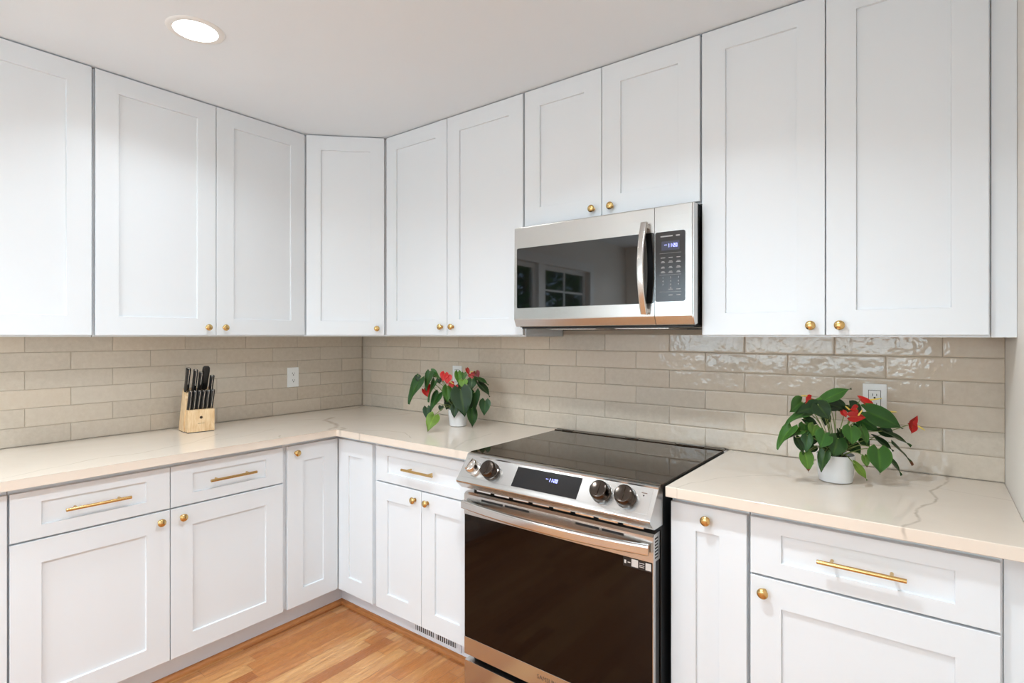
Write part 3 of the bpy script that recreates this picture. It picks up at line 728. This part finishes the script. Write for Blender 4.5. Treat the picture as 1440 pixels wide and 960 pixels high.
# ------------------------------------------------------------------ wall outlets
def outlet(label, loc, rot, decora):
    t = thing('wall_outlet', label, 'outlet', loc, rot)
    bm = new(); bx(bm, -1.38, 1.38, -0.24, 0.06, -2.25, 2.25, 0.1); obj('cover_plate', bm, M['plastic'], t)
    if decora:
        bm = new(); bx(bm, -0.66, 0.66, -0.3, -0.2, -1.33, 1.33, 0.03); fc = obj('receptacle', bm, M['plastic'], t)
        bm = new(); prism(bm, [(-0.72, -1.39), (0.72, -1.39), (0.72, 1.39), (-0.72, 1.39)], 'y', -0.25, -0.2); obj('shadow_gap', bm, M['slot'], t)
        parts = [(0.62, fc), (-0.62, fc)]; yq = -0.31
    else:
        parts = []; yq = -0.31
        for s in (1, -1):
            bm = new(); lathe(bm, [(0, 0), (0.62, 0), (0.62, 0.06), (0.58, 0.08), (0, 0.08)], (0, -0.22, 0.78*s), (0, -1, 0), 24); parts.append((0.78*s, obj('receptacle', bm, M['plastic'], t)))
    for zc, p_ in parts:
        bm = new(); bx(bm, -0.28, -0.2, yq, yq+0.03, zc-0.02, zc+0.3); bx(bm, 0.2, 0.28, yq, yq+0.03, zc+0.0, zc+0.28)
        lathe(bm, [(0, 0), (0.12, 0), (0.12, 0.03), (0, 0.03)], (0, yq+0.03, zc-0.26), (0, -1, 0), 12)
        obj('slots', bm, M['slot'], p_)
    for z in ((2.0, -2.0) if decora else (0,)):
        bm = new(); lathe(bm, [(0, 0), (0.11, 0), (0.09, 0.04), (0, 0.04)], (0, -0.23, z), (0, -1, 0), 12)
        obj('screw', bm, M['plastic'], t)
outlet('white duplex outlet on the left tile wall near the corner', (0, -19.55, 44.35), RL, False)
outlet('white rectangular outlet on the tile wall behind the right plant', (110.65, 0, 45.15), 0, True)
outlet('white outlet mostly hidden behind the left plant', (33.4, 0, 45.0), 0, True)

# ------------------------------------------------------------------ knife block and knives
kr = math.radians(82)
KO = (8.9, -43.3, 36.0)          # middle of the front edge; local x = right, -y = front
kb = thing('knife_block', 'pale wooden knife block full of black-handled knives on the left counter', 'knife block', KO, kr)
bm = new()
prism(bm, [(0, 0.12), (1.75, 0.12), (1.75, 4.3), (1.55, 4.35), (0.0, 4.15)], 'x', -2.28, 2.28, 0.04)
obj('front_block', bm, M['beech'], kb)
bm = new(); prism(bm, [(1.9, 0.12), (5.1, 0.12), (2.2, 8.15), (0.45, 6.35)], 'x', -2.5, 2.35, 0.04)
obj('rear_block', bm, M['beech'], kb)
bm = new(); bx(bm, -2.2, 2.2, 0.1, 1.6, 0, 0.13); bx(bm, -2.4, 2.25, 2.0, 5.0, 0, 0.13); obj('base_pad', bm, M['blackm'], kb)
bm = new(); lathe(bm, [(0.26, 0), (0.26, 0.012), (0.2, 0.012), (0.2, 0)], (0, 0.0, 2.75), (0, -1, 0), 18); obj('burnt_mark', bm, M['ink'], kb); bm = new(); bx(bm, -0.55, 0.55, -0.012, 0.01, 1.62, 1.68); obj('burnt_line', bm, M['ink'], kb)
lean = Vector((0, -math.sin(math.radians(21)), math.cos(math.radians(21))))
def knife(label, base, ln, hw, group, kind='knife'):
    """base in block coords; handle runs along 'lean'"""
    rz = Matrix.Rotation(kr, 3, 'Z'); wl = Vector(KO)+rz @ Vector(base)
    t = thing('steak_knife' if group else 'kitchen_knife', label, 'knife', wl, kr, group)
    fwd = Vector((0, -lean.z, lean.y)); n = 14       # cutting direction, towards the front
    prof = [(0.0, 0.62), (0.06, 0.8), (0.2, 0.92), (0.45, 0.8), (0.7, 0.9), (0.88, 1.08), (0.96, 1.0), (1.0, 0.7)]
    bm = new(); rings = []
    for u, s in prof:
        c0 = lean*(u*ln); rings.append([bm.verts.new(c0+fwd*(b_*hw*s*2)+Vector((a*0.72, 0, 0))) for a, b_ in rrect(1, 1, 0.32, 3)])
    m_ = len(rings[0])
    for A, B in zip(rings[:-1], rings[1:]):
        for k in range(m_): bm.faces.new((A[k], A[(k+1) % m_], B[(k+1) % m_], B[k]))
    bm.faces.new(rings[0]); bm.faces.new(rings[-1])
    h_ = obj('handle', bm, M['handle_blk'], t, smooth=50)
    bm = new()                                        # the steel tang that shows as a bright line round the handle
    pa = [(u, s) for u, s in prof]
    out = [lean*(u*ln)+fwd*(hw*s+0.02) for u, s in pa]+[lean*(u*ln)-fwd*(hw*s+0.02) for u, s in pa[::-1]]
    a_ = [bm.verts.new(p+Vector((-0.03, 0, 0))) for p in out]; b2 = [bm.verts.new(p+Vector((0.03, 0, 0))) for p in out]
    bm.faces.new(a_); bm.faces.new(b2[::-1])
    for k in range(len(out)): bm.faces.new((a_[k], a_[(k+1) % len(out)], b2[(k+1) % len(out)], b2[k]))
    obj('tang', bm, M['chrome'], t)
    bm = new(); 
    for u in (0.25, 0.5, 0.75):
        lathe(bm, [(0, -0.37), (0.07, -0.37), (0.07, 0.37), (0, 0.37)], lean*(u*ln), (1, 0, 0), 8)
    obj('rivet', bm, M['chrome'], t)
    bm = new(); lathe(bm, [(0, 0), (0.2, 0.0), (0.22, 0.08), (0.18, 0.14), (0, 0.15)], lean*(ln-0.08), lean, 14); obj('end_cap', bm, M['chrome'], t)
    bm = new(); pts = [(-hw*.9, -0.02), (hw*.9, -0.02), (hw*.9, -2.2), (0, -3.2), (-hw*.9, -2.2)]
    a_ = [bm.verts.new(fwd*p[0]+lean*p[1]+Vector((-.03, 0, 0))) for p in pts]; b2 = [bm.verts.new(fwd*p[0]+lean*p[1]+Vector((.03, 0, 0))) for p in pts]
    bm.faces.new(a_); bm.faces.new(b2[::-1])
    for k in range(5): bm.faces.new((a_[k], a_[(k+1) % 5], b2[(k+1) % 5], b2[k]))
    obj('blade', bm, M['chrome'], t)
nth = ['first', 'second', 'third', 'fourth', 'fifth', 'sixth']
for k in range(6):
    knife('small black steak knife in the front row of the knife block, %s from the left' % nth[k], (-1.82+k*0.73, 0.85, 4.25), 3.75, 0.42, 'steak knives in the front row of the block')
knife('long black kitchen knife at the left end of the knife block, rear row', (-2.05, 1.75, 7.6), 4.6, 0.66, None)
knife('black kitchen knife in the rear row, second from the left', (-0.9, 1.55, 7.45), 4.4, 0.62, None)
knife('slimmer black kitchen knife in the rear row, left of the tallest handle', (0.02, 1.45, 7.3), 4.1, 0.5, None)
knife('short black knife at the right end of the rear row in the block', (1.96, 1.45, 7.3), 3.3, 0.44, None)
# kitchen shears / sharpener: the plain tall handle
wl = Vector(KO)+Matrix.Rotation(kr, 3, 'Z') @ Vector((1.0, 2.0, 7.9))
t = thing('sharpening_steel', 'tall plain black handle standing highest in the knife block', 'knife sharpener', wl, kr)
bm = new(); path = [lean*u for u in (-0.3, 0.4, 2.0, 3.6, 4.3, 4.55)]; ws = (0.5, 0.56, 0.6, 0.66, 0.62, 0.42)
rings = [[bm.verts.new(p+Vector((a*0.95*s*2, 0, 0))+Vector((0, -lean.z, lean.y))*(b_*s*1.3)) for a, b_ in rrect(1, 1, 0.3, 3)] for p, s in zip(path, ws)]
for A, B in zip(rings[:-1], rings[1:]):
    for k in range(len(A)): bm.faces.new((A[k], A[(k+1) % len(A)], B[(k+1) % len(A)], B[k]))
bm.faces.new(rings[0]); bm.faces.new(rings[-1]); obj('handle', bm, M['handle_blk'], t, smooth=50)
bm = new(); lathe(bm, [(0, -2.6), (0.2, -2.6), (0.2, -0.2), (0, -0.2)], (0, 0, 0), lean, 12); obj('steel_rod', bm, M['chrome'], t)

# ------------------------------------------------------------------ flowering plants
G0, G1, G2, G3, GL = lin(28, 56, 26), lin(40, 76, 32), lin(58, 98, 38), lin(84, 124, 44), lin(112, 146, 52)
R0, R1, R2 = lin(172, 22, 26), lin(204, 30, 34), lin(120, 16, 26)
KT = [(0, .42), (.08, .8), (.2, 1.0), (.35, .98), (.55, .76), (.75, .42), (.9, .15), (1, 0.0)]
def prof_at(tt):
    for (a, p), (b, q_) in zip(KT[:-1], KT[1:]):
        if tt <= b: return p+(q_-p)*(tt-a)/(b-a)
    return 0
def leaf(bm, cl, base, tip, wvis, col, wreal=None, fold=0.16, curl=0.14, brown=False, pitch=0.2):
    base = Vector(base); tip = Vector(tip); ax = tip-base; L = ax.length; ax.normalize()
    v = Vector((0, -1, pitch)).normalized()
    s0 = ax.cross(v)
    if s0.length < 0.05: s0 = ax.cross(Vector((1, 0, 0)))
    s0.normalize(); q_ = s0.cross(ax).normalized()
    wr = wreal or min(max(wvis, 0.6*L), 1.05*L)
    wvis = wvis*1.2; wr = wreal or min(max(wvis, 0.66*L), 1.1*L); ct = min(1.0, wvis/wr); sn = math.sqrt(max(0, 1-ct*ct))
    best = None
    for sg in (1, -1):
        wd = s0*ct+q_*(sg*sn); n = wd.cross(ax).normalized()
        if n.dot(v) < -0.01: n = -n
        sc = n.z+0.3*n.dot(v)
        if best is None or sc > best[0]: best = (sc, wd, n)
    _, wd, n = best
    NT_, NU = 11, 6; g = []
    for i in range(NT_+1):
        tt = i/NT_; hw = wr/2*prof_at(tt); rowv = []
        for j in range(-NU, NU+1):
            u = j/NU
            along = L*(tt-0.2*abs(u)**0.9*(1-tt)**3)
            if tt == 0: along -= 0
            p = base+ax*along+wd*(hw*u)+n*(curl*L*4*tt*(1-tt)*0.5-fold*hw*(1-abs(u))*0.9+0.05*L*math.sin(6*tt+u*2)*abs(u))
            rowv.append(bm.verts.new(p))
        g.append(rowv)
    for i in range(NT_):
        for j in range(2*NU):
            try: f = bm.faces.new((g[i][j], g[i][j+1], g[i+1][j+1], g[i+1][j]))
            except ValueError: continue
            for lp in f.loops:
                jj = min(range(2*NU+1), key=lambda q2: min((lp.vert.co-g[i][q2].co).length, (lp.vert.co-g[i+1][q2].co).length))
                u = abs(jj-NU)/NU; c_ = Vector(col[:3])
                if u < 0.05: c_ = c_*1.25+Vector((.02, .03, .0))
                if u > 0.9: c_ = c_*1.3+Vector((.01, .02, 0))
                if brown and i >= NT_-2: c_ = Vector(lin(120, 70, 40)[:3])
                lp[cl] = (c_[0], c_[1], c_[2], 1)
    bmesh.ops.remove_doubles(bm, verts=g[-1], dist=1e-4)
def tube(bm, pts, r, n=6, seg=6): sweep(bm, bez(pts, seg), circ(r, n), (0.13, 0.31, 0.94))
def plant(label, loc, potp, s, u0, v0, kz, leaves, flowers, rim):
    """leaf positions are (right, up) inches measured from the pot's foot, plus depth towards the room"""
    t = thing('potted_anthurium', label, 'potted plant', loc, math.radians(37.37))
    bm = new(); lathe(bm, potp, (0, 0, 0), (0, 0, 1), 40); obj('pot', bm, M['pot'], t, smooth=50)
    bm = new(); lathe(bm, [(0, rim-0.55), (rim_r(potp)-0.22, rim-0.55), (rim_r(potp)-0.22, rim-0.4), (1.0, rim-0.2), (0, rim-0.15)], (0, 0, 0), (0, 0, 1), 24); obj('soil', bm, M['soil'], t)
    def P3(p, dep): return Vector(((p[0]-u0)/s, -dep, (v0-p[1])/s+kz*dep))
    fb = new(); cl = fb.loops.layers.float_color.new('Col'); sb = new(); rnd = random.Random(3)
    for lf in leaves:
        b0, t0, wv, bd, td, col = lf[:6]; opt = lf[6] if len(lf) > 6 else {}
        B = P3(b0, bd); T_ = P3(t0, td)
        c_ = tuple(x*rnd.uniform(0.88, 1.12) for x in col[:3])
        leaf(fb, cl, B, T_, wv/s, c_, **opt)
        root = Vector((rnd.uniform(-.6, .6), rnd.uniform(-.6, .6), rim-0.3))
        mid = root.lerp(B, 0.55)+Vector((0, 0, 0.25+0.12*(B-root).length))
        tube(sb, [root, mid, B+(B-T_)*0.02+Vector((0, 0, 0))], 0.055)
    for k in range(14):
        a = rnd.uniform(0, 6.283); r_ = rnd.uniform(0.8, 2.6); B = Vector((r_*math.cos(a), r_*math.sin(a)*0.7+0.6, rim+rnd.uniform(0.8, 3.4)))
        T_ = B+Vector((math.cos(a)*rnd.uniform(.6, 1.4), math.sin(a)*rnd.uniform(.4, 1.2), -rnd.uniform(0.8, 1.8)))
        leaf(fb, cl, B, T_, rnd.uniform(1.0, 1.5), G0 if k % 3 else G1)
        tube(sb, [Vector((0, 0, rim-0.3)), Vector((0, 0, rim-0.3)).lerp(B, 0.55)+Vector((0, 0, 0.3)), B], 0.05)
    obj('foliage', fb, M['leaf'], t, smooth=80, keep_normals=True)
    for fl in flowers:
        lobes, sp, dep, col = fl
        pb = new(); cl = pb.loops.layers.float_color.new('Col')
        for b0, t0, wv, bd, td in lobes: leaf(pb, cl, P3(b0, bd), P3(t0, td), wv/s, col, fold=0.3, curl=0.2)
        f_ = obj('flower', pb, M['petal'], t, smooth=80, keep_normals=True)
        b0, bd = lobes[0][0], lobes[0][3]; B = P3(b0, bd)
        root = Vector((rnd.uniform(-.5, .5), rnd.uniform(-.5, .5), rim-0.3))
        tube(sb, [root, root.lerp(B, 0.55)+Vector((0, 0, 0.3)), B], 0.05)
        if sp:
            a, b_ = P3(sp[0], dep), P3(sp[1], dep+0.5); ub = new(); lathe(ub, [(0, 0), (0.1, 0.02), (0.09, (b_-a).length*0.6), (0.05, (b_-a).length*0.95), (0, (b_-a).length)], a, (b_-a), 10)
            obj('spadix', ub, M['spadix'], f_, smooth=60)
    obj('stems', sb, M['stem'], t, smooth=60)
def rim_r(pp): return max(r for r, h_ in pp)

pot2 = [(0, 0), (1.6, 0), (1.82, 0.12), (1.98, 1.2), (2.07, 2.6), (2.09, 3.3), (2.05, 3.36), (1.97, 3.34), (1.93, 2.7), (1.85, 2.5), (0, 2.5)]
L2 = [
    ((450,212),(625,138),52,0.2,0.4,G2), ((285,228),(185,300),95,0.6,1.2,G2), ((372,262),(205,312),85,1.4,1.8,G0), ((300,300),(148,388),40,1.2,1.6,G2),
    ((355,255),(408,362),105,1.9,2.6,G0), ((420,222),(350,250),48,0.4,0.6,G3), ((185,402),(80,552),38,1.6,2.2,G2), ((240,425),(125,492),36,1.8,2.2,G2),
    ((212,474),(245,585),58,1.9,2.4,G0), ((262,572),(272,702),78,2.2,2.6,G3,{'brown':True}), ((285,378),(282,462),72,1.2,1.6,G2), ((280,462),(262,577),56,2.0,2.4,G1),
    ((335,392),(305,468),88,1.8,2.2,G3), ((385,445),(332,548),112,2.4,3.0,G2), ((470,482),(412,602),122,2.4,3.0,G1), ((548,412),(532,528),128,2.6,3.2,G2,{'brown':False}),
    ((632,405),(652,530),62,2.2,2.5,G2), ((725,552),(713,714),138,2.7,3.2,G2), ((800,585),(882,722),52,2.0,2.4,G1), ((690,300),(900,416),125,1.6,2.2,G1),
    ((800,428),(970,530),46,1.4,1.8,G1), ((755,468),(860,562),52,1.2,1.6,G0), ((868,508),(988,655),36,1.2,1.6,G1,{'brown':True}), ((635,596),(641,674),44,2.6,2.9,G3,{'brown':True}),
    ((562,648),(630,754),58,2.9,3.2,GL), ((385,570),(352,700),42,2.4,2.7,G1), ((312,560),(332,646),36,1.4,1.6,G0), ((620,245),(690,325),86,0.2,0.6,G0),
    ((500,235),(590,270),70,-0.4,0.0,G0), ((670,345),(770,430),88,0.8,1.4,G1), ((650,400),(720,480),76,0.2,0.8,G0), ((590,430),(560,500),70,0.4,0.8,G0),
    ((480,300),(450,390),60,-0.4,0.2,G0), ((700,470),(740,530),60,0.2,0.6,G1), ((820,400),(900,470),70,0.4,0.8,G0), ((300,340),(390,380),50,0.6,0.8,G0), ((560,220),(620,300),70,-0.8,-0.4,G1),
]
F2 = [
    ([((345,205),(288,248),56,0.8,1.2)], ((310,190),(258,194)), 0.9, R1),
    ([((685,205),(778,285),54,0.4,0.8)], ((740,215),(806,208)), 0.6, R1),
    ([((600,285),(538,295),48,2.2,2.6)], ((540,292),(498,274)), 2.5, R1),
    ([((560,335),(652,345),58,2.0,2.4), ((512,300),(528,345),36,2.0,2.3)], ((605,330),(616,296)), 2.3, R0),
    ([((792,268),(892,362),62,0.2,0.6)], ((870,292),(906,298)), 0.5, R2),
    ([((1025,372),(1050,320),42,0.6,0.8), ((1030,372),(1052,400),40,0.6,0.8), ((1028,380),(985,372),50,0.6,0.8), ((1028,380),(1005,442),52,0.7,0.9)], ((1058,388),(1086,422)), 0.7, R0),
]
plant('potted anthurium with red flowers on the right counter, beside the range', (107.35, -11.1, 36.0), pot2, 54.5, 530, 754, 0.27, L2, F2, 3.36)
pot1 = [(0, 0), (1.45, 0), (1.68, 0.12), (1.85, 1.2), (1.98, 2.6), (2.0, 3.3), (1.96, 3.36), (1.88, 3.34), (1.85, 2.7), (1.8, 2.5), (0, 2.5)]
L1 = [
    ((225,275),(118,552),125,1.2,1.8,G1), ((205,232),(215,300),100,1.0,1.2,G0), ((345,205),(310,405),88,1.4,1.8,G1), ((355,180),(452,262),70,0.6,1.0,G2),
    ((440,265),(455,325),70,1.0,1.2,G0), ((400,300),(338,532),66,1.8,2.2,G1), ((440,435),(362,628),100,1.6,2.2,G1), ((540,365),(540,542),86,2.2,2.8,G2),
    ((690,395),(742,692),205,2.6,3.4,G0), ((628,570),(622,706),82,2.4,2.8,G0), ((842,425),(840,692),112,2.0,2.6,G0), ((955,512),(945,677),108,1.2,1.6,G1),
    ((812,605),(818,812),94,2.6,3.0,G1), ((318,590),(335,735),82,2.0,2.4,G0), ((432,682),(378,850),118,6.2,8.2,GL), ((650,190),(660,330),70,0.4,0.8,G3),
    ((715,200),(712,285),58,0.2,0.4,G2), ((712,285),(720,382),92,1.4,1.8,GL), ((810,275),(800,400),98,1.0,1.6,G1), ((840,245),(992,340),42,1.0,1.4,G1),
    ((882,305),(1006,472),62,1.2,1.6,G0), ((470,570),(465,628),76,1.4,1.6,G0), ((590,430),(570,520),80,0.6,0.8,G0), ((700,330),(650,420),90,0.2,0.8,G1), ((760,440),(740,560),80,0.4,0.6,G0),
]
F1 = [
    ([((510,205),(490,300),80,1.4,1.8), ((545,235),(540,330),85,1.6,2.0)], None, 1.6, R1),
    ([((350,345),(335,478),62,0.8,1.2), ((275,385),(325,480),52,0.8,1.2)], None, 1.0, R1),
    ([((580,315),(610,372),70,2.0,2.4), ((630,345),(625,412),56,2.2,2.5)], ((610,330),(570,300)), 2.3, R0),
    ([((750,150),(770,225),36,0.4,0.6), ((790,210),(830,265),60,0.4,0.6)], ((790,190),(825,185)), 0.6, R0),
    ([((850,185),(880,262),66,0.3,0.6)], None, 0.5, R2),
    ([((905,310),(935,380),56,0.2,0.5)], None, 0.5, R2),
]
plant('potted anthurium with red flowers on the corner counter, left of the range', (41.9, -9.0, 36.0), pot1, 56.2, 650, 786, 0.17, L1, F1, 3.36)

# ------------------------------------------------------------------ recessed ceiling lights
def can_light(x, y, label, watts):
    t = thing('recessed_ceiling_light', label, 'ceiling light', (x, y, CE), 0, 'recessed ceiling lights')
    bm = new(); lathe(bm, [(2.75, 0.0), (2.75, -0.16), (3.3, -0.2), (3.6, -0.06), (3.62, 0.0)], (0, 0, 0), (0, 0, 1), 48)
    for f in list(bm.faces):
        if len(f.verts) > 4: bm.faces.remove(f)
    obj('trim_ring', bm, M['trimw'], t, smooth=60)
    bm = new(); lathe(bm, [(2.78, -0.02), (2.78, -0.1), (0, -0.12)], (0, 0, 0), (0, 0, 1), 40)
    obj('diffuser', bm, M['lamp'], t)
    ld = bpy.data.lights.new('lamp', 'AREA'); ld.shape = 'DISK'; ld.size = 5.2*I; ld.energy = watts; ld.color = (0.83, 0.925, 1.0); ld.spread = math.radians(140)
    lo = bpy.data.objects.new('lamp_light', ld); C.objects.link(lo); lo.parent = t; lo.location = (0, 0, -0.28*I)
can_light(36.2, -55.7, 'lit round recessed ceiling light in the ceiling above the left wall cabinets', LAMP_W)
can_light(87.0, -55.7, 'lit round recessed ceiling light in the ceiling in front of the range', LAMP_RANGE)
for x, y, s in ((36.2, -108, 'beside the window'), (87.0, -108, 'behind the viewer'), (36.2, -158, 'near the rear wall, window side'), (87.0, -158, 'near the rear wall, right side')):  # four unseen ceiling lamps added to fill the room
    can_light(x, y, 'added out-of-view ceiling fill light '+s, LAMP_FILL)

# ------------------------------------------------------------------ trees outside the window (seen only as a reflection)
def tree(x, y, h, r, seed, label):
    rnd = random.Random(seed); t = thing('garden_tree', label, 'tree', (x, y, -30))
    bm = new(); lathe(bm, [(5, 0), (4, h*0.4), (2, h*0.8), (0, h*0.95)], (0, 0, 0), (0, 0, 1), 10); obj('trunk', bm, M['bark'], t)
    bm = new(); cl = bm.loops.layers.float_color.new('Col')
    for k in range(2200):
        a = rnd.uniform(0, 6.283); q_ = rnd.uniform(-1, 1); rr_ = r*rnd.uniform(0.3, 1)**0.5; sq = math.sqrt(1-q_*q_)
        c0 = Vector((rr_*sq*math.cos(a), rr_*sq*math.sin(a), h*0.62+rr_*q_*1.3)); s = rnd.uniform(3, 6)
        d1 = Vector((rnd.gauss(0, 1), rnd.gauss(0, 1), rnd.gauss(0, 1))).normalized(); d2 = d1.orthogonal().normalized()
        f = bm.faces.new([bm.verts.new(c0+d1*s), bm.verts.new(c0+d2*s*.45), bm.verts.new(c0-d1*s), bm.verts.new(c0-d2*s*.45)])
        col = (0.13*rnd.uniform(.4, 1.7), 0.25*rnd.uniform(.4, 1.7), 0.08, 1)
        for lp in f.loops: lp[cl] = col
    obj('crown', bm, M['leaf'], t, keep_normals=True)
tree(-95, -215, 190, 62, 1, 'leafy tree outside the window, nearer the rear wall')
tree(-175, -345, 210, 66, 2, 'leafy tree outside the window, farthest from the kitchen corner')
tree(-120, -10, 150, 42, 4, 'leafy tree outside the window, nearest the kitchen corner')
bm = new(); bx(bm, -700, -6, -600, 300, -32, -30); struct('ground', bm, mat('lawn', lin(88, 104, 60), 0.9))
